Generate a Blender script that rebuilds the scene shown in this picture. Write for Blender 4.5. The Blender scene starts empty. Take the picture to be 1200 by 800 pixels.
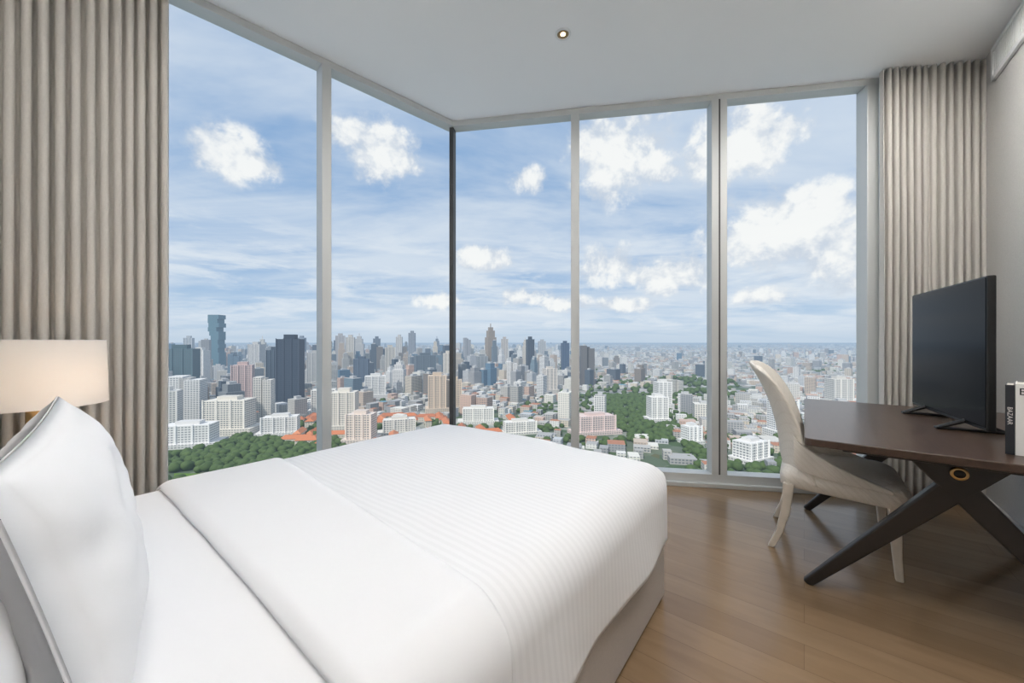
import bpy, bmesh, math, random
import numpy as np
from mathutils import Vector, Matrix, noise
random.seed(4); rng=np.random.default_rng(11)
scene=bpy.context.scene
# ------------------------------------------------------------------ helpers
U=Vector((.614,.789)).normalized(); V=Vector((-U.y,U.x)); ANG=math.atan2(U.y,U.x)
def W(k,m,z=0): return Vector((U.x*k+V.x*m, U.y*k+V.y*m, z))
HC=1.2; H=3.25
def new_mat(name): 
    m=bpy.data.materials.new(name); m.use_nodes=True
    nt=m.node_tree; return m,nt,nt.nodes['Principled BSDF']
def simple(name,col,rough=.5,metal=0,noise_amt=0.0,nscale=40,bump=0,bscale=200,**kw):
    m,nt,b=new_mat(name)
    b.inputs['Base Color'].default_value=(*col,1); b.inputs['Roughness'].default_value=rough; b.inputs['Metallic'].default_value=metal
    for k,v in kw.items(): b.inputs[k.replace('_',' ')].default_value=v
    tc=nt.nodes.new('ShaderNodeTexCoord')
    if noise_amt>0:
        n=nt.nodes.new('ShaderNodeTexNoise'); n.inputs['Scale'].default_value=nscale; n.inputs['Detail'].default_value=4
        nt.links.new(tc.outputs['Object'],n.inputs['Vector'])
        r=nt.nodes.new('ShaderNodeMapRange'); r.inputs['To Min'].default_value=1-noise_amt; r.inputs['To Max'].default_value=1+noise_amt
        nt.links.new(n.outputs['Fac'],r.inputs['Value'])
        mx=nt.nodes.new('ShaderNodeVectorMath'); mx.operation='SCALE'; mx.inputs[0].default_value=col
        nt.links.new(r.outputs[0],mx.inputs['Scale']); nt.links.new(mx.outputs[0],b.inputs['Base Color'])
    if bump>0:
        n=nt.nodes.new('ShaderNodeTexNoise'); n.inputs['Scale'].default_value=bscale; n.inputs['Detail'].default_value=3
        nt.links.new(tc.outputs['Object'],n.inputs['Vector'])
        bp=nt.nodes.new('ShaderNodeBump'); bp.inputs['Strength'].default_value=bump; bp.inputs['Distance'].default_value=.003
        nt.links.new(n.outputs['Fac'],bp.inputs['Height']); nt.links.new(bp.outputs[0],b.inputs['Normal'])
    return m
def link(o): scene.collection.objects.link(o); return o
def mesh_obj(name,verts,faces,mat=None,smooth=False,parent=None):
    me=bpy.data.meshes.new(name); me.from_pydata([tuple(v) for v in verts],[],faces); me.update()
    if mat: me.materials.append(mat)
    if smooth: me.polygons.foreach_set('use_smooth',[True]*len(me.polygons))
    o=link(bpy.data.objects.new(name,me))
    if parent: o.parent=parent
    return o
def empty(name,loc=(0,0,0),rot=0):
    e=link(bpy.data.objects.new(name,None)); e.location=loc; e.rotation_euler=(0,0,rot); e.empty_display_size=.1; return e
def bevel(o,w=.005,s=2):
    b=o.modifiers.new('bv','BEVEL'); b.width=w; b.segments=s; b.limit_method='ANGLE'; return o
def box(name,x0,x1,y0,y1,z0,z1,mat,parent=None,bv=0.004):
    v=[(x0,y0,z0),(x1,y0,z0),(x1,y1,z0),(x0,y1,z0),(x0,y0,z1),(x1,y0,z1),(x1,y1,z1),(x0,y1,z1)]
    f=[(3,2,1,0),(4,5,6,7),(0,1,5,4),(1,2,6,5),(2,3,7,6),(3,0,4,7)]
    o=mesh_obj(name,v,f,mat,parent=parent)
    if bv: bevel(o,bv)
    return o
def prism(name,rings,mat,parent=None,smooth=False,bv=0,cap=True):
    n=len(rings[0]); v=[p for r in rings for p in r]; f=[]
    for i in range(len(rings)-1):
        for j in range(n):
            a=i*n+j; b=i*n+(j+1)%n; f.append((a,b,b+n,a+n))
    if cap: f.append(tuple(range(n-1,-1,-1))); f.append(tuple((len(rings)-1)*n+j for j in range(n)))
    o=mesh_obj(name,v,f,mat,smooth,parent)
    bm=bmesh.new(); bm.from_mesh(o.data); bmesh.ops.recalc_face_normals(bm,faces=bm.faces); bm.to_mesh(o.data); bm.free()
    if bv: bevel(o,bv)
    return o
def lathe(name,prof,mat,parent=None,n=40,cap=False,loc=(0,0,0)):
    rings=[[(loc[0]+r*math.cos(2*math.pi*j/n),loc[1]+r*math.sin(2*math.pi*j/n),loc[2]+z) for j in range(n)] for r,z in prof]
    return prism(name,rings,mat,parent,True,cap=cap)
def quad_wall(name,p,q,z0,z1,mat,thick=.15,out=None):
    p=Vector(p);q=Vector(q); nrm=out
    a=[p,q,q+nrm*thick,p+nrm*thick]
    v=[(c.x,c.y,z0) for c in a]+[(c.x,c.y,z1) for c in a]
    f=[(0,1,2,3),(4,5,6,7),(0,1,5,4),(1,2,6,5),(2,3,7,6),(3,0,4,7)]
    o=mesh_obj(name,v,f,mat)
    bm=bmesh.new(); bm.from_mesh(o.data); bmesh.ops.recalc_face_normals(bm,faces=bm.faces); bm.to_mesh(o.data); bm.free()
    return o
class NT:
    def __init__(s,nt): s.nt=nt
    def n(s,t,**kw):
        x=s.nt.nodes.new(t)
        for k,v in kw.items(): setattr(x,k,v)
        return x
    def lk(s,a,b): 
        if isinstance(a,(int,float)): b.default_value=a
        elif isinstance(a,tuple): b.default_value=a
        else: s.nt.links.new(a,b)
    def m(s,op,a,b=0,c=None,clamp=False):
        x=s.n('ShaderNodeMath',operation=op,use_clamp=clamp); s.lk(a,x.inputs[0]); s.lk(b,x.inputs[1])
        if c is not None: s.lk(c,x.inputs[2])
        return x.outputs[0]
    def v(s,op,a,b=(0,0,0)):
        x=s.n('ShaderNodeVectorMath',operation=op); s.lk(a,x.inputs[0])
        if op=='SCALE': s.lk(b,x.inputs['Scale'])
        else: s.lk(b,x.inputs[1])
        return x.outputs['Value'] if op in('LENGTH','DOT_PRODUCT','DISTANCE') else x.outputs[0]
    def mix(s,f,a,b):
        x=s.n('ShaderNodeMix',data_type='RGBA'); s.lk(f,x.inputs[0])
        for q,i in((a,6),(b,7)):
            if isinstance(q,tuple) and len(q)==3: q=(*q,1)
            s.lk(q,x.inputs[i])
        return x.outputs[2]
    def sm(s,val,lo,hi,a=0,b=1):
        x=s.n('ShaderNodeMapRange',interpolation_type='SMOOTHSTEP'); s.lk(val,x.inputs[0])
        for i,q in enumerate((lo,hi,a,b)): x.inputs[i+1].default_value=q
        return x.outputs[0]
    def noise(s,vec,scale,detail=5,rough=.55,dist=0):
        x=s.n('ShaderNodeTexNoise'); s.lk(vec,x.inputs['Vector']); x.inputs['Scale'].default_value=scale
        x.inputs['Detail'].default_value=detail; x.inputs['Roughness'].default_value=rough; x.inputs['Distortion'].default_value=dist
        return x.outputs['Fac']
# ------------------------------------------------------------------ world sky
w=bpy.data.worlds.new('sky'); scene.world=w; w.use_nodes=True
t=NT(w.node_tree); bg=w.node_tree.nodes['Background']
tc=t.n('ShaderNodeTexCoord'); D=t.v('NORMALIZE',tc.outputs['Generated'])
sp=t.n('ShaderNodeSeparateXYZ'); t.lk(D,sp.inputs[0]); Z=t.m('MAXIMUM',sp.outputs[2],0.0)
ramp=t.n('ShaderNodeValToRGB'); t.lk(Z,ramp.inputs[0]); cr=ramp.color_ramp
cr.elements[0].position=0; cr.elements[0].color=(.52,.64,.79,1)
cr.elements[1].position=1; cr.elements[1].color=(.18,.30,.54,1)
for p,c in((.06,(.45,.60,.79,1)),(.2,(.25,.43,.71,1)),(.45,(.21,.38,.66,1))):
    e=cr.elements.new(p); e.color=c
inv=t.m('DIVIDE',1.0,t.m('ADD',Z,.10)); proj=t.v('SCALE',D,inv)
mp=t.n('ShaderNodeMapping'); t.lk(proj,mp.inputs[0]); mp.inputs['Rotation'].default_value=(0,0,.35); mp.inputs['Scale'].default_value=(.55,1.15,0)
n1=t.noise(mp.outputs[0],1.0,6,.58,.4)
n2=t.noise(mp.outputs[0],.38,3,.5,.2)
cir=t.sm(t.m('ADD',t.m('MULTIPLY',n1,.65),t.m('MULTIPLY',n2,.5)),.39,.67)
cir=t.m('MULTIPLY',cir,.9)
col=t.mix(cir,ramp.outputs[0],(.70,.77,.87))
mp2=t.n('ShaderNodeMapping'); t.lk(D,mp2.inputs[0]); mp2.inputs['Scale'].default_value=(6,6,30)
n3=t.noise(mp2.outputs[0],1.0,5,.6,.3)
band=t.m('MULTIPLY',t.sm(n3,.43,.65),t.m('MULTIPLY',t.sm(Z,.005,.04),t.sm(Z,.36,.14)))
col=t.mix(t.m('MULTIPLY',band,.75),col,(.78,.83,.90))
blobs=[(-.75,.50,.09,1.7),(-.68,.47,.06,1.6),(-.34,.50,.08,1.2),(-.29,.47,.05,1.4),(.29,.50,.12,1.2),(.22,.53,.06,1.3),(.37,.47,.07,1.4),
 (.62,.53,.13,1.6),(.53,.50,.06,1.4),(.73,.30,.15,1.4),(.63,.27,.10,1.5),(.90,.25,.13,1.5),(.82,.36,.08,1.2),(.27,.20,.075,1.6),(.33,.17,.06,1.9),(.46,.18,.08,1.8),(.40,.155,.06,2.1),
 (.05,.43,.045,1.6),(-.08,.22,.07,2.6),(.93,.15,.08,2.5),(-.20,.11,.06,3),(-.45,.56,.06,1.9),(.66,.12,.07,3),(.02,.12,.07,3),(.14,.10,.06,3),(.30,.10,.06,3)]
nd=t.noise(D,7.5,5,.6,.2); ndl=t.noise(D,22,4,.6,.2)
fld=None
for a,b,r,s in blobs:
    c=Vector((a,1,b)); r=r/c.length; c.normalize()
    df=t.v('SUBTRACT',D,tuple(c)); df=t.v('MULTIPLY',df,(1,1,s))
    f=t.m('SUBTRACT',1.0,t.m('DIVIDE',t.v('LENGTH',df),r*1.35))
    fld=f if fld is None else t.m('MAXIMUM',fld,f)
fl=t.m('ADD',fld,t.m('ADD',t.m('MULTIPLY',t.m('SUBTRACT',nd,.5),1.7),t.m('MULTIPLY',t.m('SUBTRACT',ndl,.5),1.5)))
mask=t.m('MULTIPLY',t.sm(fl,-.03,.58),t.sm(fld,-.35,.2))
nsh=t.noise(t.v('ADD',D,(0,0,.035)),7.5,4,.6,.2)
sh=t.sm(t.m('ADD',fl,t.m('MULTIPLY',t.m('SUBTRACT',nd,nsh),4)),-.05,.95)
ccol=t.mix(sh,(.62,.68,.78),(.97,.965,.96))
col=t.mix(t.m('MULTIPLY',mask,.93),col,ccol)
col=t.mix(t.sm(Z,.05,.0,0,.7),col,(.52,.63,.77))
t.lk(col,bg.inputs[0]); bg.inputs[1].default_value=1.0
# ------------------------------------------------------------------ city materials
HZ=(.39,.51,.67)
def add_haze(nt,shader,scale=7500,mx=.93):  # aerial haze painted into the material: glowing haze colour grows with distance
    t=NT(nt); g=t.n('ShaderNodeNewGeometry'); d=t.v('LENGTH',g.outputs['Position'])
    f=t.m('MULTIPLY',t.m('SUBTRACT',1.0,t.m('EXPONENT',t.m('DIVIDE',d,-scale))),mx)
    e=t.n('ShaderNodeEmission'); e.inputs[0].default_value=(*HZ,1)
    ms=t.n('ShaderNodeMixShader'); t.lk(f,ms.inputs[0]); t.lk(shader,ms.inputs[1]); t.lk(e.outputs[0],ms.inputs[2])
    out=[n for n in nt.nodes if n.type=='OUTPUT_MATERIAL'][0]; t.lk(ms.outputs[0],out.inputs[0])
m_fac,nt,b=new_mat('facade'); t=NT(nt); b.inputs['Roughness'].default_value=.6
uv=t.n('ShaderNodeUVMap'); s=t.n('ShaderNodeSeparateXYZ'); t.lk(uv.outputs[0],s.inputs[0])
at=t.n('ShaderNodeVertexColor',layer_name='col')
fx=t.m('FRACT',t.m('DIVIDE',s.outputs[0],4.2)); fy=t.m('FRACT',t.m('DIVIDE',s.outputs[1],3.4))
mk=t.m('MULTIPLY',t.m('MULTIPLY',t.m('GREATER_THAN',fx,.30),t.m('GREATER_THAN',fy,.45)),t.m('GREATER_THAN',s.outputs[1],.01))
mk=t.m('MULTIPLY',mk,at.outputs['Alpha'])
gn=t.noise(t.n('ShaderNodeNewGeometry').outputs['Position'],.02,2)
gc=t.mix(gn,(.05,.07,.09),(.16,.19,.22))
t.lk(t.mix(mk,at.outputs['Color'],gc),b.inputs['Base Color'])
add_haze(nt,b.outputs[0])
m_gnd,nt,b=new_mat('city_ground'); t=NT(nt); b.inputs['Roughness'].default_value=.9
g=t.n('ShaderNodeNewGeometry').outputs['Position']
vo=t.n('ShaderNodeTexVoronoi'); t.lk(g,vo.inputs['Vector']); vo.inputs['Scale'].default_value=.035
sx=t.n('ShaderNodeSeparateColor'); t.lk(vo.outputs['Color'],sx.inputs[0])
cr=t.n('ShaderNodeValToRGB'); t.lk(sx.outputs[0],cr.inputs[0]); cr.color_ramp.interpolation='CONSTANT'
els=[(0,(.24,.24,.24)),(.2,(.42,.41,.39)),(.4,(.13,.15,.13)),(.55,(.34,.31,.28)),(.7,(.05,.09,.035)),(.85,(.55,.54,.52)),(.95,(.30,.15,.10))]
cr.color_ramp.elements[0].color=(*els[0][1],1); cr.color_ramp.elements[1].position=els[-1][0]; cr.color_ramp.elements[1].color=(*els[-1][1],1)
for p,c in els[1:-1]:
    e=cr.color_ramp.elements.new(p); e.color=(*c,1)
big=t.noise(g,.0022,3); grn=t.sm(big,.53,.59)
dist=t.v('LENGTH',g); near=t.sm(dist,850,520,0,.8)
gr2=t.mix(t.noise(g,.03,4),(.03,.065,.018),(.075,.13,.04))
cc=t.mix(t.m('MAXIMUM',t.m('MULTIPLY',grn,.8),near),cr.outputs[0],gr2)
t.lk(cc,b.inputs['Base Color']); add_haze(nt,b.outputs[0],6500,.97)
m_tree,nt,b=new_mat('tree_foliage'); t=NT(nt); b.inputs['Roughness'].default_value=.8
g=t.n('ShaderNodeNewGeometry').outputs['Position']
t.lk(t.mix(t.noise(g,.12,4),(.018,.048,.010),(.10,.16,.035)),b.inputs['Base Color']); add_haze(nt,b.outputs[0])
GZ=-150.0
# ------------------------------------------------------------------ city geometry
city=empty('city_skyline')
class CB:
    def __init__(s): s.v=[];s.f=[];s.uv=[];s.c=[]
    def face(s,idx,uvs,c): s.f.append(idx); s.uv+=uvs; s.c+=[c]*len(idx)
    def box(s,x,y,w,d,h,a,col,win,z0=0,roof=None):
        ca,sa=math.cos(a),math.sin(a); b=len(s.v)
        P=[(-w/2,-d/2),(w/2,-d/2),(w/2,d/2),(-w/2,d/2)]
        for zz in(z0,z0+h):
            for px,py in P: s.v.append((x+px*ca-py*sa,y+px*sa+py*ca,GZ+zz))
        L=[w,d,w,d]; c=(*col,win)
        for i in range(4):
            j=(i+1)%4; s.face((b+i,b+j,b+4+j,b+4+i),[(0,.02),(L[i],.02),(L[i],h),(0,h)],c)
        r=roof or tuple(min(1,q*.9+.02) for q in col)
        s.face((b+4,b+5,b+6,b+7),[(0,0)]*4,(*r,0))
    def gable(s,x,y,w,d,h,rh,a,col,roof):
        s.box(x,y,w,d,h,a,col,.5); ca,sa=math.cos(a),math.sin(a); b=len(s.v); e=1.08
        for px,py,zz in[(-w/2*e,-d/2*e,h),(w/2*e,-d/2*e,h),(w/2*e,d/2*e,h),(-w/2*e,d/2*e,h),(-w/2+d/3,0,h+rh),(w/2-d/3,0,h+rh)]:
            s.v.append((x+px*ca-py*sa,y+px*sa+py*ca,GZ+zz))
        for q in[(0,1,5,4),(1,2,5),(2,3,4,5),(3,0,4)]: s.face(tuple(b+i for i in q),[(0,0)]*len(q),(*roof,0))
    def make(s,name):
        o=mesh_obj(name,s.v,s.f,m_fac,parent=city); me=o.data
        u=me.uv_layers.new(name='UVMap'); u.data.foreach_set('uv',np.array(s.uv,dtype=np.float32).ravel())
        c=me.color_attributes.new('col','FLOAT_COLOR','CORNER'); c.data.foreach_set('color',np.array(s.c,dtype=np.float32).ravel())
        return o
WH=[(.76,.74,.70),(.66,.63,.58),(.82,.80,.77),(.50,.48,.45),(.70,.61,.50),(.42,.41,.40),(.58,.47,.38),(.76,.75,.74),(.78,.75,.68),(.55,.56,.58),(.62,.44,.36),(.36,.36,.37)]
DK=[(.10,.13,.17),(.16,.20,.24),(.22,.24,.26),(.08,.11,.15),(.26,.22,.19),(.12,.22,.32),(.20,.28,.34)]
rects=[]
def tower(name,tx,D,w,d,h,col,win=.8,a=.35,crown=True,style=0):
    c=CB(); x=tx*D; y=D
    rects.append((x,y,max(w,d)*.75+8))
    if style==1:
        n=14; hh=h/n; prof=(.0,.0,.0,.06,.0,.10,.24,.12,.30,.18,.26,.08,.16,.05); offs=(0,0,0,.03,0,-.05,.10,-.05,.12,.06,-.10,.04,-.06,0)
        for i in range(n):
            c.box(x+offs[i]*w,y,w*(1-prof[i]),d,hh,a,col,win,i*hh)
    elif style==2:
        c.box(x,y,w,d,h*.72,a,col,win); c.box(x,y,w*.75,d*.75,h*.16,a,col,win,h*.72); c.box(x,y,w*.45,d*.45,h*.08,a,col,win,h*.88); c.box(x,y,w*.08,d*.08,h*.09,a,col,0,h*.96)
    elif style==3:
        c.box(x-w*.28,y,w*.42,d,h,a,col,win); c.box(x+w*.28,y,w*.42,d,h*.93,a,col,win); c.box(x,y,w*.3,d*.7,h*.97,a,tuple(q*.6 for q in col),.5)
    else:
        c.box(x,y,w,d,h,a,col,win)
        if crown: c.box(x,y,w*.5,d*.5,h*.05+3,a,tuple(q*.85 for q in col),0,h)
        c.box(x,y,w*1.35,d*1.25,min(12,h*.2),a,tuple(min(1,q*.9+.05) for q in col),.6)
        ca,sa=math.cos(a),math.sin(a)
        for fx_ in(-.5,-.17,.17,.5):
            px,py=fx_*w,-d/2-.6; c.box(x+px*ca-py*sa,y+px*sa+py*ca,1.6,1.6,h+1.5,a,tuple(min(1,q*1.15+.03) for q in col),0)
    return c.make(name)
L=[
 (-.786,1800,54,45,278,(.09,.20,.26),.5,1),(-.88,900,58,45,134,(.10,.17,.20),.6,0),(-.589,900,48,42,157,(.035,.055,.09),.25,0),(-.63,1000,30,30,128,(.06,.09,.13),.3,0),
 (-.864,700,56,40,87,(.82,.80,.77),.8,3),(-.857,545,60,30,32,(.84,.82,.80),.7,0),(-.75,620,62,34,56,(.80,.75,.67),.85,0),(-.716,900,40,40,95,(.66,.50,.47),.7,0),
 (-.615,610,50,25,30,(.82,.80,.77),.7,0),(-.445,640,38,30,66,(.80,.75,.67),.8,0),(-.40,560,36,26,44,(.80,.68,.60),.75,0),(-.457,2000,44,40,182,(.50,.47,.46),.6,0),
 (-.407,2200,52,40,190,(.56,.54,.52),.6,2),(-.266,2400,38,36,206,(.26,.28,.32),.4,0),(-.232,1300,66,50,104,(.14,.18,.22),.5,0),(-.20,800,36,30,79,(.68,.55,.43),.75,0),(-.155,820,34,28,68,(.66,.54,.42),.75,0),
 (-.057,2200,52,50,244,(.36,.28,.21),.5,2),(.048,1500,26,26,160,(.06,.08,.11),.3,0),(.141,1800,32,30,144,(.05,.09,.16),.3,0),(.20,1300,46,34,137,(.16,.15,.15),.5,3),
 (-.364,1000,50,36,60,(.80,.78,.75),.8,0),(-.52,1300,50,40,112,(.50,.49,.48),.7,0),(.386,700,30,26,49,(.84,.82,.79),.8,0),(.43,1100,40,30,40,(.70,.66,.60),.8,3),(.22,620,62,26,30,(.78,.62,.58),.8,0),
 (.72,600,32,26,58,(.86,.84,.82),.85,0),(.635,480,36,24,25,(.82,.80,.78),.8,0),(.477,560,22,18,26,(.84,.83,.81),.7,0),(.53,1400,30,28,90,(.76,.73,.70),.7,0),(.87,900,44,30,62,(.72,.69,.64),.8,0),
 (-.50,780,44,30,52,(.78,.75,.70),.8,0),(-.92,1100,46,40,120,(.42,.44,.47),.6,3),(-.68,1500,44,40,140,(.56,.55,.54),.6,0),(-.325,1500,36,36,128,(.62,.58,.52),.7,0),(.02,620,52,20,20,(.82,.79,.74),.7,0),(-.09,700,56,24,28,(.80,.78,.73),.7,0),
 (-.93,620,44,30,70,(.72,.70,.66),.8,0),(-.30,620,50,20,24,(.80,.76,.70),.7,0),(.40,850,30,26,60,(.82,.80,.77),.8,0),
 (-.56,2100,36,30,172,(.26,.30,.36),.5,0),(-.36,1900,34,30,166,(.18,.22,.28),.5,0),(-.43,1700,34,30,170,(.62,.58,.53),.7,0),(-.02,1900,34,30,164,(.52,.48,.45),.7,0),(-.12,2300,40,34,174,(.40,.40,.42),.6,3),(.08,2400,40,30,154,(.5,.5,.5),.6,0),
 (-.83,1250,40,34,122,(.78,.76,.73),.7,0),(-.74,1250,34,30,110,(.18,.26,.34),.5,3),(-.66,760,34,28,80,(.76,.72,.66),.8,3),(-.40,1150,40,30,98,(.10,.14,.20),.4,0),(-.30,1150,34,30,92,(.74,.72,.70),.8,2),
 (-.17,1250,30,28,112,(.74,.68,.60),.7,0),(-.08,1300,36,30,100,(.30,.32,.34),.5,0),(.0,1250,34,30,84,(.80,.77,.74),.8,3),(.10,1100,34,28,72,(.72,.66,.60),.8,0),(-.93,850,34,30,95,(.80,.79,.77),.8,2),
 (-.30,2000,30,28,176,(.60,.58,.56),.6,0),(-.20,2600,36,30,178,(.22,.26,.32),.5,2),(-.665,1700,36,30,168,(.68,.66,.62),.7,2),(-.50,1600,30,28,166,(.14,.19,.25),.4,3),(.035,2300,34,30,168,(.62,.56,.48),.6,2),(-.86,2000,36,32,170,(.52,.54,.56),.6,0)]
for i,(tx,D_,w_,d_,h_,c_,wn,st) in enumerate(L): tower('skyscraper_%d'%(i+1),tx,D_,w_,d_,h_,c_,wn,a=.25+.5*((i*37)%10)/10-.25,style=st)
def free(x,y,r): 
    for a,b,q in rects:
        if (x-a)**2+(y-b)**2<(q+r)**2: return False
    return True
c=CB(); n=0
for _ in range(900):
    D_=random.uniform(520,720); tx=random.uniform(-.58,.0); x=tx*D_
    if not free(x,D_,11): continue
    w_=random.uniform(24,46); rects.append((x,D_,w_*.34)); n+=1
    c.gable(x,D_,w_,random.uniform(11,15),random.uniform(7,13),5,random.choice((.2,.2+math.pi/2))+random.uniform(-.1,.1),(.72,.66,.56),random.choice(((.54,.18,.075),(.60,.22,.10),(.44,.15,.07))))
    if n>48: break
c.make('tiled_roof_houses')
c=CB()
def district(x,y): return .5+.9*math.sin(x*.0011+1.3)*math.cos(y*.0009)
def scatter(n,d0,d1,wr,hr,tall_p,thr,pw=1.3,tmin=-1.25,tmax=1.2,green=.24,dark=.3):
    for _ in range(n):
        D_=(d0**pw+(d1**pw-d0**pw)*random.random())**(1/pw); tx=random.uniform(tmin,tmax); x=tx*D_; y=D_
        w_=random.uniform(*wr); d_=w_*random.uniform(.6,1.4); h_=random.uniform(*hr)*(1 if tx<.15 else .8)
        if random.random()<tall_p*(1.0 if tx<.2 else .35): 
            h_=random.uniform(*thr)*(1 if tx<.2 else .75); w_=random.uniform(16,34)*(1+D_/9000); d_=w_*random.uniform(.6,1.1)
        if D_<1500 and not free(x,y,w_*.5): continue
        g_=noise.noise(Vector((x*.0022,y*.0022,3)))
        if D_<2000 and g_>green: continue
        if .25<tx<.42 and 580<D_<1000: continue
        if tx<-.45 and D_<600: continue
        col=random.choice(WH)
        if h_>50 and random.random()<dark: col=random.choice(DK)
        roof=None; r=random.random()
        if h_<25 and r<.10: roof=(.42,.18,.10)
        elif h_<25 and r<.15: roof=(.12,.28,.36)
        elif r<.45: roof=(.40,.39,.38)
        a=district(x,y)+random.choice((0,math.pi/2))+random.uniform(-.06,.06); wn=random.uniform(.4,.95)
        if h_>60 and random.random()<.5:
            c.box(x,y,w_,d_,h_*.8,a,col,wn); c.box(x,y,w_*.7,d_*.7,h_*.2,a,col,wn,h_*.8)
        else: c.box(x,y,w_,d_,h_,a,col,wn,0,roof)
        if h_>30: c.box(x,y,w_*.4,d_*.4,5,a,(.5,.5,.5),0,h_)
scatter(2600,590,1500,(8,24),(6,20),.09,(30,75))
scatter(7000,1200,3500,(11,28),(6,24),.07,(38,90))
scatter(6000,3000,8000,(20,44),(8,28),.05,(50,100))
scatter(3600,7000,20000,(50,110),(12,34),.04,(60,110),1.0)
scatter(300,1200,3600,(18,36),(55,105),.18,(100,160),1.3,-1.05,.10,.4,.4)
scatter(60,1500,5000,(18,36),(45,75),.2,(70,110),1.3,.1,1.1)
scatter(230,430,700,(10,24),(6,16),.05,(24,36),1.3,.0,1.0,.5)
c.make('city_buildings')
# trees
bm=bmesh.new(); bmesh.ops.create_icosphere(bm,subdivisions=2,radius=1); bv=np.array([v.co[:] for v in bm.verts]); bf=np.array([[v.index for v in f.verts] for f in bm.faces]); bm.free()
tv=[];tf=[];cnt=0
def tree(x,y,r):
    global cnt
    k=1+.34*(rng.random((len(bv),1))-.5)
    p=bv*k*np.array([r,r,r*.85])+np.array([x,y,GZ+r*.75]); tv.append(p); tf.append(bf+cnt); cnt+=len(bv)
def grove(n,t0,t1,d0,d1,r0=4,r1=8):
    for _ in range(n):
        D_=random.uniform(d0,d1); x=random.uniform(t0,t1)*D_
        if not free(x,D_,-4): continue
        tree(x,D_,random.uniform(r0,r1))
grove(1000,-1.05,-.46,432,600,3,7); grove(160,-1.0,-.5,385,404,3,6); grove(520,-.6,.1,450,720,3,7); grove(680,.24,.44,560,1050,4,7); grove(260,.05,.3,540,1000,3,6); grove(650,.45,1.05,410,760,3,7)
grove(260,-1.0,-.4,560,780,3,6); grove(200,.2,.6,1000,1600,6,10)
for _ in range(1500):
    D_=random.uniform(700,3600); x=random.uniform(-1.1,1.1)*D_
    if noise.noise(Vector((x*.0022,D_*.0022,3)))>.13: tree(x,D_,random.uniform(5,9))
tv=np.concatenate(tv); tf=np.concatenate(tf)
mesh_obj('park_trees',tv.tolist(),tf.tolist(),m_tree,True)
gv=[(-60000,150,GZ),(60000,150,GZ),(60000,45000,GZ),(-60000,45000,GZ)]
mesh_obj('ground',gv,[(0,1,2,3)],m_gnd)
m_grass=simple('sports_grass',(.12,.22,.05),.9,0,.15,.05)
pf=[(-.90*405,405),(-.66*405,405),(-.66*430,430),(-.90*430,430)]
mesh_obj('sports_field',[(x,y,GZ+.3) for x,y in pf],[(0,1,2,3)],m_grass)
# ------------------------------------------------------------------ room materials
m_ceil=simple('ceiling_paint',(.90,.895,.885),.8)
m_wall=simple('wallpaper',(.60,.58,.55),.75,0,.12,90,.7,350)
m_alu=simple('aluminium_frame',(.58,.59,.58),.45,.2)
m_alud=simple('corner_gasket',(.06,.06,.06),.5)
m_white=simple('white_plastic',(.80,.80,.79),.45)
m_gl=bpy.data.materials.new('window_glass'); m_gl.use_nodes=True; nt=m_gl.node_tree; nt.nodes.clear(); t=NT(nt)
o_=t.n('ShaderNodeOutputMaterial'); tr=t.n('ShaderNodeBsdfTransparent'); tr.inputs[0].default_value=(.985,.995,.99,1); t.lk(tr.outputs[0],o_.inputs[0])
m_fl,nt,b=new_mat('wood_floor'); t=NT(nt)
g=t.n('ShaderNodeNewGeometry').outputs['Position']
mp=t.n('ShaderNodeMapping'); mp.vector_type='TEXTURE'; t.lk(g,mp.inputs[0]); mp.inputs['Rotation'].default_value=(0,0,ANG+math.pi/2)
br=t.n('ShaderNodeTexBrick'); t.lk(mp.outputs[0],br.inputs['Vector']); br.inputs['Scale'].default_value=1; br.inputs['Brick Width'].default_value=1.7; br.inputs['Row Height'].default_value=.145
br.inputs['Mortar Size'].default_value=.001; br.inputs['Color1'].default_value=(0,0,0,1); br.inputs['Color2'].default_value=(1,1,1,1); br.inputs['Mortar'].default_value=(.5,.5,.5,1)
st=t.n('ShaderNodeMapping'); t.lk(mp.outputs[0],st.inputs[0]); st.inputs['Scale'].default_value=(1.2,9,1)
gr=t.noise(st.outputs[0],1.5,6,.58,1.2)
sc=t.n('ShaderNodeSeparateColor'); t.lk(br.outputs['Color'],sc.inputs[0])
c1=t.mix(gr,(.19,.120,.064),(.28,.183,.105)); c2=t.mix(gr,(.23,.150,.083),(.33,.222,.132))
cw=t.mix(sc.outputs[0],c1,c2); cw=t.mix(t.m('MULTIPLY',br.outputs['Fac'],.55),cw,(.08,.045,.022)); t.lk(cw,b.inputs['Base Color'])
t.lk(t.m('ADD',t.m('MULTIPLY',gr,.10),.14),b.inputs['Roughness'])
bp=t.n('ShaderNodeBump'); bp.inputs['Strength'].default_value=.06; bp.inputs['Distance'].default_value=.002; t.lk(gr,bp.inputs['Height']); t.lk(bp.outputs[0],b.inputs['Normal'])
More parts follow.
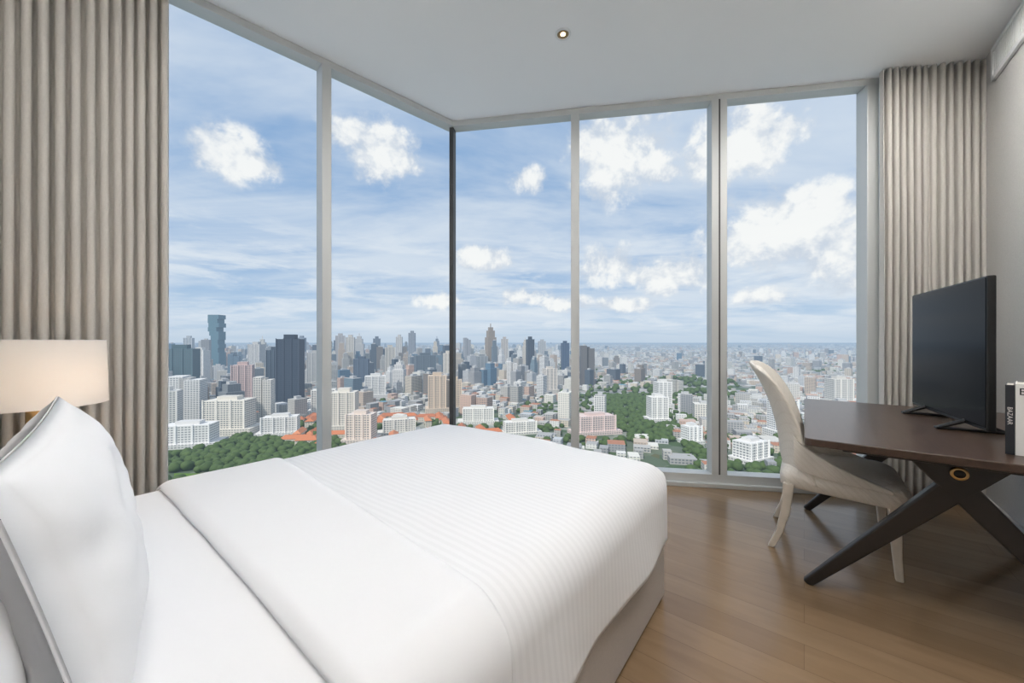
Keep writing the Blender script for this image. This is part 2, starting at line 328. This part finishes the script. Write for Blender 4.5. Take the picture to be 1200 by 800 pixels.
# ------------------------------------------------------------------ room shell
C=Vector((-.563,3.54)); R=Vector((3.535,2.854)); wl=Vector((.725,.689)).normalized()
KW=-.40
S=((U.dot(C))-KW)/U.dot(wl); LC=C-wl*S
rp=-V.dot(R)
RC=Vector(W(KW,-rp)[:2])
poly=[C,R,RC,LC]
def ext(p,e=.12):
    cen=sum(poly,Vector((0,0)))/4; return p+(p-cen).normalized()*e
pe=[ext(p,.1) for p in poly]
mesh_obj('floor',[(p.x,p.y,0) for p in pe]+[(p.x,p.y,-.2) for p in pe],[(3,2,1,0),(4,5,6,7),(0,1,5,4),(1,2,6,5),(2,3,7,6),(3,0,4,7)],m_fl)
mesh_obj('ceiling',[(p.x,p.y,H) for p in pe]+[(p.x,p.y,H+.25) for p in pe],[(0,1,2,3),(7,6,5,4),(0,1,5,4),(1,2,6,5),(2,3,7,6),(3,0,4,7)],m_ceil)
outR=-V; outH=-U
quad_wall('wall_right',R,RC,0,H,m_wall,.15,Vector((outR.x,outR.y)))
quad_wall('wall_head',RC,LC,0,H,m_wall,.15,Vector((outH.x,outH.y)))
nl=Vector((wl.y,-wl.x)); bb=(R-C).normalized(); nb=Vector((bb.y,-bb.x))
def bar(name,o,d,nin,s0,s1,z0,z1,n0,n1,mat,parent=None,bv=.004):
    a=[o+d*s0+nin*n0,o+d*s1+nin*n0,o+d*s1+nin*n1,o+d*s0+nin*n1]
    v=[(p.x,p.y,z0) for p in a]+[(p.x,p.y,z1) for p in a]
    ob=mesh_obj(name,v,[(0,1,2,3),(4,5,6,7),(0,1,5,4),(1,2,6,5),(2,3,7,6),(3,0,4,7)],mat,parent=parent)
    bm=bmesh.new(); bm.from_mesh(ob.data); bmesh.ops.recalc_face_normals(bm,faces=bm.faces); bm.to_mesh(ob.data); bm.free()
    if bv: bevel(ob,bv)
    return ob
LB=(R-C).length
wb=empty('window_1'); wlft=empty('window_2')
bar('frame_top',C,bb,nb,0,LB,H-.05,H,-.06,.05,m_alu,wb); bar('frame_bottom',C,bb,nb,0,LB,0,.10,-.06,.06,m_alu,wb)
bar('frame_sill_step',C,bb,nb,0,LB,0,.035,.06,.10,m_alu,wb)
for i,(s_,w_) in enumerate(((1.142,.072),(2.317,.12),(3.425,.08))):
    bar('mullion_%d'%(i+1),C,bb,nb,s_-w_/2,s_+w_/2,.10,H-.05,-.06,.06,m_alu,wb)
bar('mullion_groove',C,bb,nb,2.317-.006,2.317+.006,.10,H-.05,.058,.062,m_alud,wb,0)
bar('glass',C,bb,nb,0,LB,.09,H-.03,-.012,-.006,m_gl,wb,0)
dl=-wl
bar('frame_top',C,dl,nl,0,S,H-.05,H,-.06,.05,m_alu,wlft); bar('frame_bottom',C,dl,nl,0,S,0,.10,-.06,.06,m_alu,wlft)
bar('mullion_1',C,dl,nl,1.10,1.165,.10,H-.05,-.06,.07,m_alu,wlft); bar('mullion_2',C,dl,nl,2.22,2.30,.10,H-.05,-.06,.07,m_alu,wlft)
bar('glass',C,dl,nl,0,S,.09,H-.03,-.012,-.006,m_gl,wlft,0)
bar('corner_post',C,bb,nb,-.02,.02,.09,H-.04,-.05,.03,m_alud,wb)
bar('baseboard_right',R,-U,V,.02,4.6,0,.09,0,.015,m_wall)
# ------------------------------------------------------------------ curtains
m_cur,nt,b=new_mat('curtain_fabric'); t=NT(nt); b.inputs['Roughness'].default_value=.85; b.inputs['Sheen Weight'].default_value=.15
tcn=t.n('ShaderNodeTexCoord'); mpn=t.n('ShaderNodeMapping'); t.lk(tcn.outputs['Object'],mpn.inputs[0]); mpn.inputs['Scale'].default_value=(300,300,60)
nn=t.noise(mpn.outputs[0],1,2); t.lk(t.mix(nn,(.49,.46,.42),(.60,.57,.525)),b.inputs['Base Color'])
bp=t.n('ShaderNodeBump'); bp.inputs['Strength'].default_value=.2; bp.inputs['Distance'].default_value=.002; t.lk(nn,bp.inputs['Height']); t.lk(bp.outputs[0],b.inputs['Normal'])
def curtain(name,o,d,nin,s0,s1,off,pitch,amp):
    n=int((s1-s0)/pitch*16); rows=26; v=[];f=[]
    for j in range(rows+1):
        z=.012+(H-.006-.012)*j/rows
        for i in range(n+1):
            a=i/n; s_=s0+(s1-s0)*a; ph=s_/pitch*2*math.pi+.9*math.sin(s_*9)+.5*noise.noise(Vector((s_*13,z*.25,2)))
            wob=noise.noise(Vector((s_*7,z*.7,o.x)))*.012*(1-z/H)
            am=amp*(.85+.5*noise.noise(Vector((s_*9,z*.3,7))))
            y=off+am*math.sin(ph)+wob
            xs=s_-.13*pitch*math.sin(2*ph)+wob*.5
            p=o+d*xs+nin*y; v.append((p.x,p.y,z))
    for j in range(rows):
        for i in range(n): a=j*(n+1)+i; f.append((a,a+1,a+n+2,a+n+1))
    ob=mesh_obj(name,v,f,m_cur,True); sm=ob.modifiers.new('s','SOLIDIFY'); sm.thickness=.003; return ob
curtain('curtain',C,dl,nl,1.985,S-.06,.17,.047,.036)
curtain('curtain',C,bb,nb,3.42,LB-.03,.135,.050,.034)
# ------------------------------------------------------------------ AC grille
gr_=empty('air_vent_grille',W(0,-rp),ANG)
k0,k1,z0,z1=2.5,4.08,2.99,3.215
m_vd=simple('vent_dark',(.30,.30,.29),.6)
for nm,a in(('frame_top',(k0,k1,.0,.02,z1-.03,z1)),('frame_bottom',(k0,k1,0,.02,z0,z0+.03)),('frame_end_1',(k0,k0+.03,0,.02,z0,z1)),('frame_end_2',(k1-.03,k1,0,.02,z0,z1)),('back',(k0,k1,0,.003,z0,z1))):
    box(nm,*a,m_white if nm!='back' else m_vd,gr_,.002 if nm!='back' else 0)
nsl=60
for i in range(nsl):
    xc=k0+.035+(k1-k0-.07)*i/nsl; box('slat_%d'%i,xc,xc+.010,.004,.016,z0+.03,z1-.03,m_white,gr_,0)
# ------------------------------------------------------------------ downlight in view + added fill lights
m_bulb,nt,b=new_mat('warm_bulb'); b.inputs['Emission Color'].default_value=(1,.72,.42,1); b.inputs['Emission Strength'].default_value=6
m_ref=simple('reflector_brass',(.35,.24,.14),.3,.8)
def downlight_and_fill(k,m,energy=14):
    p=W(k,m,H); e=empty('ceiling_downlight_and_fill',p)
    lathe('trim_ring',[(.038,-.002),(.040,-.006),(.052,-.004),(.054,0)],m_white,e,32)
    lathe('reflector',[(.038,-.002),(.034,-.0012),(.016,-.0008)],m_ref,e,32)
    lathe('bulb',[(.0165,-.002),(.012,-.005),(.001,-.006)],m_bulb,e,24)
    l=bpy.data.lights.new('downlight_and_fill_lamp','AREA'); l.shape='DISK'; l.size=.5; l.energy=energy; l.color=(1,.975,.95); l.spread=math.radians(175)
    lo=link(bpy.data.objects.new('lamp_and_fill_light',l)); lo.parent=e; lo.location=(0,0,-.03)
    if (k,m)==(2.186,1.27): l.size=.07; l.energy=2
for k,m,en in((2.186,1.27,2),(.9,1.3,9.5),(.9,-.2,12),(2.15,-.45,16),(0.0,1.4,10),(0,-.3,11),(3.1,-.6,17)): downlight_and_fill(k,m,en)  # first is the downlight in view; the rest are fill lamps added out of view
# ------------------------------------------------------------------ bed
m_sheet=simple('white_linen',(.80,.80,.81),.75,0,0,1,.15,30)
m_duv,nt,b=new_mat('striped_satin_duvet'); t=NT(nt); b.inputs['Sheen Weight'].default_value=.1
tcn=t.n('ShaderNodeTexCoord'); s=t.n('ShaderNodeSeparateXYZ'); t.lk(tcn.outputs['Object'],s.inputs[0])
stp=t.sm(t.m('ABSOLUTE',t.m('SUBTRACT',t.m('FRACT',t.m('DIVIDE',s.outputs[0],.026)),.5)),.20,.30)
t.lk(t.mix(stp,(.78,.78,.79),(.81,.81,.82)),b.inputs['Base Color']); t.lk(t.m('ADD',t.m('MULTIPLY',stp,-.15),.72),b.inputs['Roughness'])
nn=t.noise(tcn.outputs['Object'],5,3); bp=t.n('ShaderNodeBump'); bp.inputs['Strength'].default_value=.22; bp.inputs['Distance'].default_value=.02; t.lk(nn,bp.inputs['Height']); t.lk(bp.outputs[0],b.inputs['Normal'])
m_base=simple('bed_base_fabric',(.46,.415,.375),.85,0,.08,120,.3,400)
bed=empty('bed',(0,0,0),ANG)
KF=1.89; KH=-.26; M0=.504; M1=2.095; MC=(M0+M1)/2; HW=(M1-M0)/2; TOP=.616
def drop(a,half,r):
    fl_=half-r
    if a<=fl_: return a,0
    s_=a-fl_; q=r*math.pi/2
    if s_<q: th=s_/r; return fl_+r*math.sin(th), r*(1-math.cos(th))
    return half, r+(s_-q)
def drape(name,kb0,kb1,off,r,hem,mat,foot=True,thick=.012,nx=90,ny=110,wr=1.0,skew=0,curl0=0,curl1=0,seed=0):
    half=HW+off; top=TOP+off; total=top-hem; La=half-r+r*math.pi/2+(total-r)
    v=[];f=[]
    Kend=KF+off; Rc=.13
    if foot: L0=(Kend-r)-kb0; Lx=L0+r*math.pi/2+(total-r)
    else: Lx=kb1-kb0
    for i in range(nx+1):
        for j in range(ny+1):
            a=-La+2*La*j/ny; b_=Lx*i/nx
            sk=skew*(a/La)*(-1)*(0 if foot else i/nx)
            yy,da=drop(abs(a),half,r); yy*=(1 if a>0 else -1)
            if foot and b_>L0:
                x_,db=drop(b_-L0,r,r); x_=Kend-r+x_
            else: x_,db=kb0+b_,0
            x_+=sk
            dz=(da**2.2+db**2.2)**(1/2.2); dz=min(dz,total)
            ye=yy
            if x_>Kend-Rc and abs(yy)>half-Rc:
                vx=x_-(Kend-Rc); vy=abs(yy)-(half-Rc); l=math.hypot(vx,vy)
                if l>Rc: x_=Kend-Rc+vx/l*Rc; ye=(1 if yy>0 else -1)*(half-Rc+vy/l*Rc)
            z=top-dz
            dep=max(0,(dz-r))/max(.01,total-r)
            z+=.012*(1-(yy/half)**2)*(1-dep)
            wn_=noise.noise(Vector((x_*3,ye*3,z*2)))*.010*wr+noise.noise(Vector((x_*8,ye*8,z*3+seed)))*.003*wr
            z+=wn_*(1-dep)
            cu=0
            if curl0: cu+=curl0*max(0,1-b_/.03)**2
            if curl1: cu+=curl1*max(0,1-(Lx-b_)/.03)**2
            z-=cu*(1-dep)
            out=(.012*math.sin(x_*9+1)+.010*noise.noise(Vector((x_*5,ye*5,z))))*dep*wr + .012*dep-cu*dep
            sy=1 if ye>0 else -1
            if abs(ye)>half-.03: ye+=sy*out
            if foot and x_>Kend-.03: x_+=out
            v.append((x_,MC+ye,z))
    for i in range(nx):
        for j in range(ny): a=i*(ny+1)+j; f.append((a,a+1,a+ny+2,a+ny+1))
    o=mesh_obj(name,v,f,mat,True,bed); sm=o.modifiers.new('s','SOLIDIFY'); sm.thickness=thick; sm.offset=-1 
    return o
def rrect(x0,x1,y0,y1,r,z,n=6):
    p=[]
    for cx,cy,a0 in((x1-r,y1-r,0),(x0+r,y1-r,90),(x0+r,y0+r,180),(x1-r,y0+r,270)):
        for i in range(n+1): a=math.radians(a0+90*i/n); p.append((cx+r*math.cos(a),cy+r*math.sin(a),z))
    return p
prism('base',[rrect(KH,KF-.01,M0+.01,M1-.01,.08,z) for z in(.02,.33)],m_base,bed,bv=.008)
prism('plinth',[rrect(KH+.08,KF-.10,M0+.1,M1-.1,.05,z) for z in(0,.03)],simple('plinth_dark',(.05,.045,.04),.6),bed)
prism('mattress',[rrect(KH,KF-.03,M0+.03,M1-.03,.1,z) for z in(.33,.34,.56,.575)],m_sheet,bed)
drape('fitted_sheet',KH,.9,-.010,.10,.36,m_sheet,foot=False,wr=.6,thick=.006)
drape('duvet',.345,KF,.0,.12,.30,m_duv,foot=True,nx=150,ny=140,curl0=.012)
drape('duvet_turndown',.32,.69,.014,.12,.31,m_sheet,foot=False,skew=-.09,wr=.6,nx=60,ny=140,thick=.012,curl0=.018,curl1=.010)
box('headboard',KH-.12,KH,M0-.05,M1+.04,.0,1.25,m_base,bed,.02)
def pillow(name,k,m,z,w_,h_,th,tilt,yaw=0,seed=0):
    n=44; v=[];f=[]
    for side in(1,-1):
        for i in range(n+1):
            for j in range(n+1):
                a=-1+2*i/n; b_=-1+2*j/n
                px=a*w_/2*(1-.05*(1-b_*b_)) ; py=b_*h_/2*(1-.06*(1-a*a))
                hh=((1-abs(a)**2.6)*(1-abs(b_)**2.6))**.55
                wr=noise.noise(Vector((a*2.2+seed,b_*2.2,side)))*.022*hh+ noise.noise(Vector((a*5+seed,b_*3,side*2)))*.010*hh
                ed=max(abs(a),abs(b_))**6; wr+=.006*hh*ed*math.sin(16*(a+b_)+seed)
                v.append((px,py,side*(th/2*hh+.003)+wr))
    N=(n+1)**2
    for s_ in(0,1):
        for i in range(n):
            for j in range(n):
                a=s_*N+i*(n+1)+j; q=(a,a+n+1,a+n+2,a+1); f.append(q if s_==0 else q[::-1])
    loop=[(i,0) for i in range(n)]+[(n,j) for j in range(n)]+[(i,n) for i in range(n,0,-1)]+[(0,j) for j in range(n,0,-1)]
    idx=[i*(n+1)+j for i,j in loop]
    for q in range(len(idx)):
        a=idx[q]; b2=idx[(q+1)%len(idx)]; f.append((a,b2,b2+N,a+N))
    o=mesh_obj(name,v,f,m_sheet,True,bed)
    Mx=Matrix(((0,0,1),(1,0,0),(0,1,0))).to_4x4()
    o.matrix_local=Matrix.Translation((k,m,z))@Matrix.Rotation(yaw,4,'Z')@Matrix.Rotation(-tilt,4,'Y')@Mx
    return o
pillow('pillow_front',.058,1.27,.81,1.0,.46,.19,math.radians(13),-.09,1)
pillow('pillow_back_1',-.125,1.64,.79,.72,.44,.16,math.radians(10),0,5)
pillow('pillow_back_2',-.105,.90,.79,.72,.45,.18,math.radians(10),0,9)
# ------------------------------------------------------------------ nightstand + lamp
m_dark,nt,b=new_mat('dark_walnut'); t=NT(nt)
tcn=t.n('ShaderNodeTexCoord'); mpn=t.n('ShaderNodeMapping'); t.lk(tcn.outputs['Object'],mpn.inputs[0]); mpn.inputs['Scale'].default_value=(3,30,30)
t.lk(t.mix(t.noise(mpn.outputs[0],1.5,6,.6,.6),(.028,.017,.012),(.095,.056,.038)),b.inputs['Base Color']); b.inputs['Roughness'].default_value=.28
m_legs=simple('blackened_wood',(.022,.018,.016),.35,0,.2,30)
m_brass=simple('brass',(.55,.36,.16),.3,1)
ns=empty('nightstand',W(-.14,2.42),ANG)
box('cabinet',-.2,.2,-.22,.22,.12,.5,m_dark,ns); box('top',-.21,.21,-.23,.23,.5,.525,m_dark,ns); box('drawer_front',.2,.212,-.205,.205,.32,.485,m_dark,ns); box('drawer_front_2',.2,.212,-.205,.205,.135,.305,m_dark,ns)
for i,(a,b_) in enumerate(((-.17,-.19),(.17,-.19),(.17,.19),(-.17,.19))): lathe('leg_%d'%i,[(.012,0),(.018,.12)],m_brass,ns,16,True,(a,b_,0))
lx,ly=-1.91,1.50
lamp=empty('table_lamp',(lx,ly,.526))
m_shade,nt,b=new_mat('lampshade_linen'); t=NT(nt); b.inputs['Base Color'].default_value=(.84,.83,.81,1); b.inputs['Roughness'].default_value=.8
tl=t.n('ShaderNodeBsdfTranslucent'); tl.inputs[0].default_value=(.85,.76,.65,1); mxs=t.n('ShaderNodeMixShader'); mxs.inputs[0].default_value=.30
t.lk(b.outputs[0],mxs.inputs[1]); t.lk(tl.outputs[0],mxs.inputs[2]); t.lk(mxs.outputs[0],[n for n in nt.nodes if n.type=='OUTPUT_MATERIAL'][0].inputs[0])
zb=1.205-.26-.526
lathe('shade',[(.205,zb),(.202,zb+.13),(.198,zb+.26)],m_shade,lamp,64)
lathe('shade_rim_top',[(.198,zb+.26),(.200,zb+.262),(.195,zb+.262),(.195,zb+.256)],m_white,lamp,64)
lathe('lamp_body',[(.085,0),(.085,.02),(.03,.03),(.024,.06),(.022,.20),(.022,.36),(.022,zb+.06)],m_brass,lamp,32,True)
lathe('bulb',[(.005,zb+.06),(.028,zb+.09),(.03,zb+.12),(.015,zb+.145),(.001,zb+.15)],m_white,lamp,20)
l=bpy.data.lights.new('bulb_light','POINT'); l.energy=1.4; l.color=(1,.76,.56); l.shadow_soft_size=.035
lo=link(bpy.data.objects.new('bulb_light',l)); lo.parent=lamp; lo.location=(.05,0,zb+.10)
# ------------------------------------------------------------------ desk
dk=empty('desk',(0,0,0),ANG)
DK0,DK1,DM0,DM1=2.17,3.68,-1.0,-.0
prism('top',[rrect(DK0,DK1,DM0,DM1,.03,z) for z in(.727,.76)],m_dark,dk,bv=.004)
box('apron',DK0+.14,DK1-.14,DM0+.14,DM1-.14,.69,.727,m_legs,dk)
def limb(name,p,q,w0,w1,t0,t1,mat,parent):
    p=Vector(p);q=Vector(q);d=(q-p).normalized(); ax=Vector((1,0,0)); sd=d.cross(ax).normalized(); ax=sd.cross(d).normalized()
    rings=[]
    for f_,(pt,w_,tt) in enumerate(((p,w0,t0),(p.lerp(q,.5),(w0+w1)/2*1.02,(t0+t1)/2),(q,w1,t1))):
        rings.append([pt+sd*w_/2*a+ax*tt/2*b_ for a,b_ in((-1,-1),(1,-1),(1,1),(-1,1))])
    return prism(name,rings,mat,parent,bv=.008)
for i,kk in enumerate((2.36,3.42)):
    kf=kk+(.02 if i==0 else 0)
    for j,s_ in enumerate((1,-1)):
        mc=-.5
        limb('leg_%d_%d'%(i,j),(kk,mc-s_*.10,.725),(kf,mc+s_*.49,.0),.105,.04,.055,.035,m_legs,dk)
    for nm,r0,r1,mt,x_ in(('brass_ring_%d'%i,.017,.026,m_brass,kk-.034),('hub_%d'%i,.0,.017,m_legs,kk-.031)):
        rings=[]
        for rr,xx in((r1,x_+.01),(r1,x_),(max(r0,.001),x_)):
            rings.append([(xx,-.5+rr*math.cos(a*math.pi/16),.66+rr*math.sin(a*math.pi/16)) for a in range(32)])
        prism(nm,rings,mt,dk,True,cap=False)
# ------------------------------------------------------------------ television
m_scr=simple('tv_screen',(.002,.002,.003),.12,IOR=1.2,Specular_IOR_Level=.25); m_bez=simple('tv_bezel',(.006,.006,.006),.35)
pn=Vector((2.125,1.68)); pf_=Vector((2.58,2.42)); dd=(pf_-pn); tw=dd.length; ta=math.atan2(dd.y,dd.x)
tv=empty('television',(pn.x,pn.y,.761),ta)
tz0,tz1=.035,.735
box('bezel_body',0,tw,-.03,.0,tz0,tz1,m_bez,tv,.006)
box('screen',.008,tw-.008,0,.002,tz0+.016,tz1-.008,m_scr,tv,0)
box('rear_housing',.12,tw-.12,-.06,-.03,tz0+.06,tz1-.2,m_bez,tv,.02)
for i,xx in enumerate((.20,tw-.20)):
    limb('foot_%d_a'%i,(xx,-.015,tz0+.02),(xx,.09,.008),.02,.014,.024,.03,m_bez,tv); limb('foot_%d_b'%i,(xx,-.015,tz0+.02),(xx,-.13,.008),.02,.014,.024,.03,m_bez,tv)
    box('foot_pad_%d'%i,xx-.018,xx+.018,-.14,.10,0,.012,m_bez,tv,.004)
# ------------------------------------------------------------------ books
bk=empty('books',W(2.35,-.622,.761),ANG-math.radians(16))
m_bk1=simple('book_black',(.02,.024,.03),.35); m_bk2=simple('book_white',(.80,.79,.76),.5); m_pg=simple('book_pages',(.7,.67,.6),.8); m_bk3=simple('book_grey',(.30,.29,.28),.5)
def book(name,y0,th,dp,ht,mat):
    box(name+'_cover_a',0,dp,y0,y0-.003,0,ht,mat,bk,0); box(name+'_cover_b',0,dp,y0-th+.003,y0-th,0,ht,mat,bk,0)
    box(name+'_spine',-.003,0,y0,y0-th,0,ht,mat,bk,0); box(name+'_pages',0,dp-.006,y0-.003,y0-th+.003,.004,ht-.004,m_pg,bk,0)
def label(txt,y,z,size,mat,rotv=False):
    cu=bpy.data.curves.new('title','FONT'); cu.body=txt; cu.size=size; cu.extrude=.0004; cu.align_x='CENTER'; cu.align_y='CENTER'; cu.materials.append(mat)
    o=link(bpy.data.objects.new('title_'+txt[:2].lower(),cu)); o.parent=bk
    Mx=Matrix(((0,0,-1),(-1,0,0),(0,1,0))).to_4x4()
    if rotv: Mx=Mx@Matrix.Rotation(-math.pi/2,4,'Z')
    o.matrix_local=Matrix.Translation((-.0036,y,z))@Mx
book('book_1',.0,.022,.17,.27,m_bk1); label('BAZAAR',-.011,.15,.018,m_bk2,True)
book('book_2',-.024,.050,.19,.275,m_bk2); label('B',-.042,.245,.038,m_bk1)
book('book_3',-.076,.045,.19,.26,m_bk3); book('book_4',-.123,.04,.18,.27,m_bk2)
# ------------------------------------------------------------------ chair
m_cf,nt,b=new_mat('chair_fabric'); t=NT(nt); b.inputs['Roughness'].default_value=.75
tcn=t.n('ShaderNodeTexCoord'); s=t.n('ShaderNodeSeparateXYZ'); t.lk(tcn.outputs['Object'],s.inputs[0])
l1=t.m('ABSOLUTE',t.m('SUBTRACT',t.m('FRACT',t.m('MULTIPLY',t.m('ADD',s.outputs[1],t.m('ADD',s.outputs[2],s.outputs[0])),26)),.5))
l2=t.m('ABSOLUTE',t.m('SUBTRACT',t.m('FRACT',t.m('MULTIPLY',t.m('SUBTRACT',s.outputs[1],t.m('ADD',s.outputs[2],s.outputs[0])),26)),.5))
lat=t.sm(t.m('MAXIMUM',l1,l2),.36,.46); fn=t.noise(tcn.outputs['Object'],150,3)
t.lk(t.mix(t.m('MULTIPLY',lat,.3),t.mix(fn,(.74,.68,.60),(.83,.78,.70)),(.66,.60,.51)),b.inputs['Base Color'])
bp=t.n('ShaderNodeBump'); bp.inputs['Strength'].default_value=.25; bp.inputs['Distance'].default_value=.003; t.lk(t.m('SUBTRACT',t.m('MULTIPLY',fn,.5),lat),bp.inputs['Height']); t.lk(bp.outputs[0],b.inputs['Normal'])
m_cl=simple('chair_washed_wood',(.64,.57,.48),.5,0,.15,20)
ch=empty('dining_chair',W(2.91,-.13,0),ANG-math.pi/2)
sw=.57
def seat_ring(z,inset):
    p=[]; n=8; x0,x1=-.24+inset,.29-inset; y0,y1=-sw/2+inset,sw/2-inset
    for cx,cy,a0,r in((x1-.08,y1-.08,0,.08),(x0+.06,y1-.10,90,.06),(x0+.06,y0+.10,180,.06),(x1-.08,y0+.08,270,.08)):
        for i in range(n+1): a=math.radians(a0+90*i/n); p.append((cx+r*math.cos(a),cy+r*math.sin(a),z))
    return p
so=prism('seat',[seat_ring(.365,.012),seat_ring(.375,0),seat_ring(.43,-.004),seat_ring(.455,.004),seat_ring(.475,.03),seat_ring(.487,.08),seat_ring(.490,.14)],m_cf,ch,True)
prof=[(-.19,.40,.262),(-.215,.50,.255),(-.228,.60,.245),(-.25,.72,.245),(-.285,.84,.255),(-.33,.95,.262),(-.375,1.03,.255),(-.405,1.075,.215)]
def lerp_prof(tt):
    q=tt*(len(prof)-1); i=min(int(q),len(prof)-2); f_=q-i
    def cr_(a,b,c_,d_): return .5*((2*b)+(-a+c_)*f_+(2*a-5*b+4*c_-d_)*f_*f_+(-a+3*b-3*c_+d_)*f_**3)
    P=[prof[max(0,min(len(prof)-1,i+o))] for o in(-1,0,1,2)]
    return tuple(cr_(*[p[c_] for p in P]) for c_ in range(3))
nu,nv=40,30; rings=[]
for i in range(nu+1):
    x_,z_,hw_=lerp_prof(i/nu); th=.068*(1-.35*i/nu)
    e=min(1,(1-i/nu)*9+.15)**.5
    front=[];back=[]
    for j in range(nv+1):
        b_=-1+2*j/nv; yb=b_*hw_; wrap=.11*(abs(b_)**2.2)*(1-.35*i/nu)
        tb=th*e*math.sqrt(max(.06,1-abs(b_)**6))
        zz=z_-.05*(b_**4)*(i/nu)**3
        front.append((x_+wrap+tb/2,yb,zz)); back.append((x_+wrap-tb/2,yb,zz))
    rings.append(front+back[::-1])
prism('back',rings,m_cf,ch,True)
for s_ in(1,-1):
    rr=[]
    for i in range(18):
        q=i/17; x_=-.18+.40*q; z_=.62-.17*q**.55; h_=.16*(1-q)**1.2+.02; y_=s_*(.240+.03*math.sin(q*math.pi*.5))
        rr.append([(x_,y_-.020,z_-h_*.6),(x_,y_+.020,z_-h_*.6),(x_,y_+.020,z_+h_*.3),(x_,y_-.020,z_+h_*.3)])
    prism('side_%d'%(s_+1),rr,m_cf,ch,True,bv=.006)
def cleg(name,pts):
    rings=[]
    for x_,y_,z_,w_ in pts: rings.append([(x_+w_/2*a,y_+w_/2*b_,z_) for a,b_ in((-1,-1),(1,-1),(1,1),(-1,1))])
    return prism(name,rings,m_cl,ch,bv=.006,smooth=False)
for s_ in(1,-1):
    cleg('leg_front_%d'%(s_+1),[(.247,s_*.235,0,.030),(.238,s_*.235,.12,.035),(.232,s_*.235,.25,.044),(.23,s_*.23,.385,.054)])
    cleg('leg_back_%d'%(s_+1),[(-.285,s_*.235,0,.032),(-.245,s_*.235,.10,.036),(-.215,s_*.232,.22,.044),(-.20,s_*.23,.39,.054)])
# ------------------------------------------------------------------ sun + camera
sn=bpy.data.lights.new('sun','SUN'); sn.energy=3.2; sn.angle=math.radians(4); sn.color=(1,.95,.88)
so_=link(bpy.data.objects.new('sun',sn)); so_.rotation_euler=Vector((.45,.75,-1.0)).to_track_quat('-Z','Y').to_euler()
cam=bpy.data.cameras.new('camera'); cam.sensor_width=36; cam.lens=440/1200*36; cam.clip_start=.02; cam.clip_end=120000
co=link(bpy.data.objects.new('camera',cam)); co.location=(0,0,HC); co.rotation_euler=(math.pi/2,0,0); scene.camera=co
scene.view_settings.view_transform='Standard'; scene.view_settings.look='None'; scene.view_settings.exposure=0
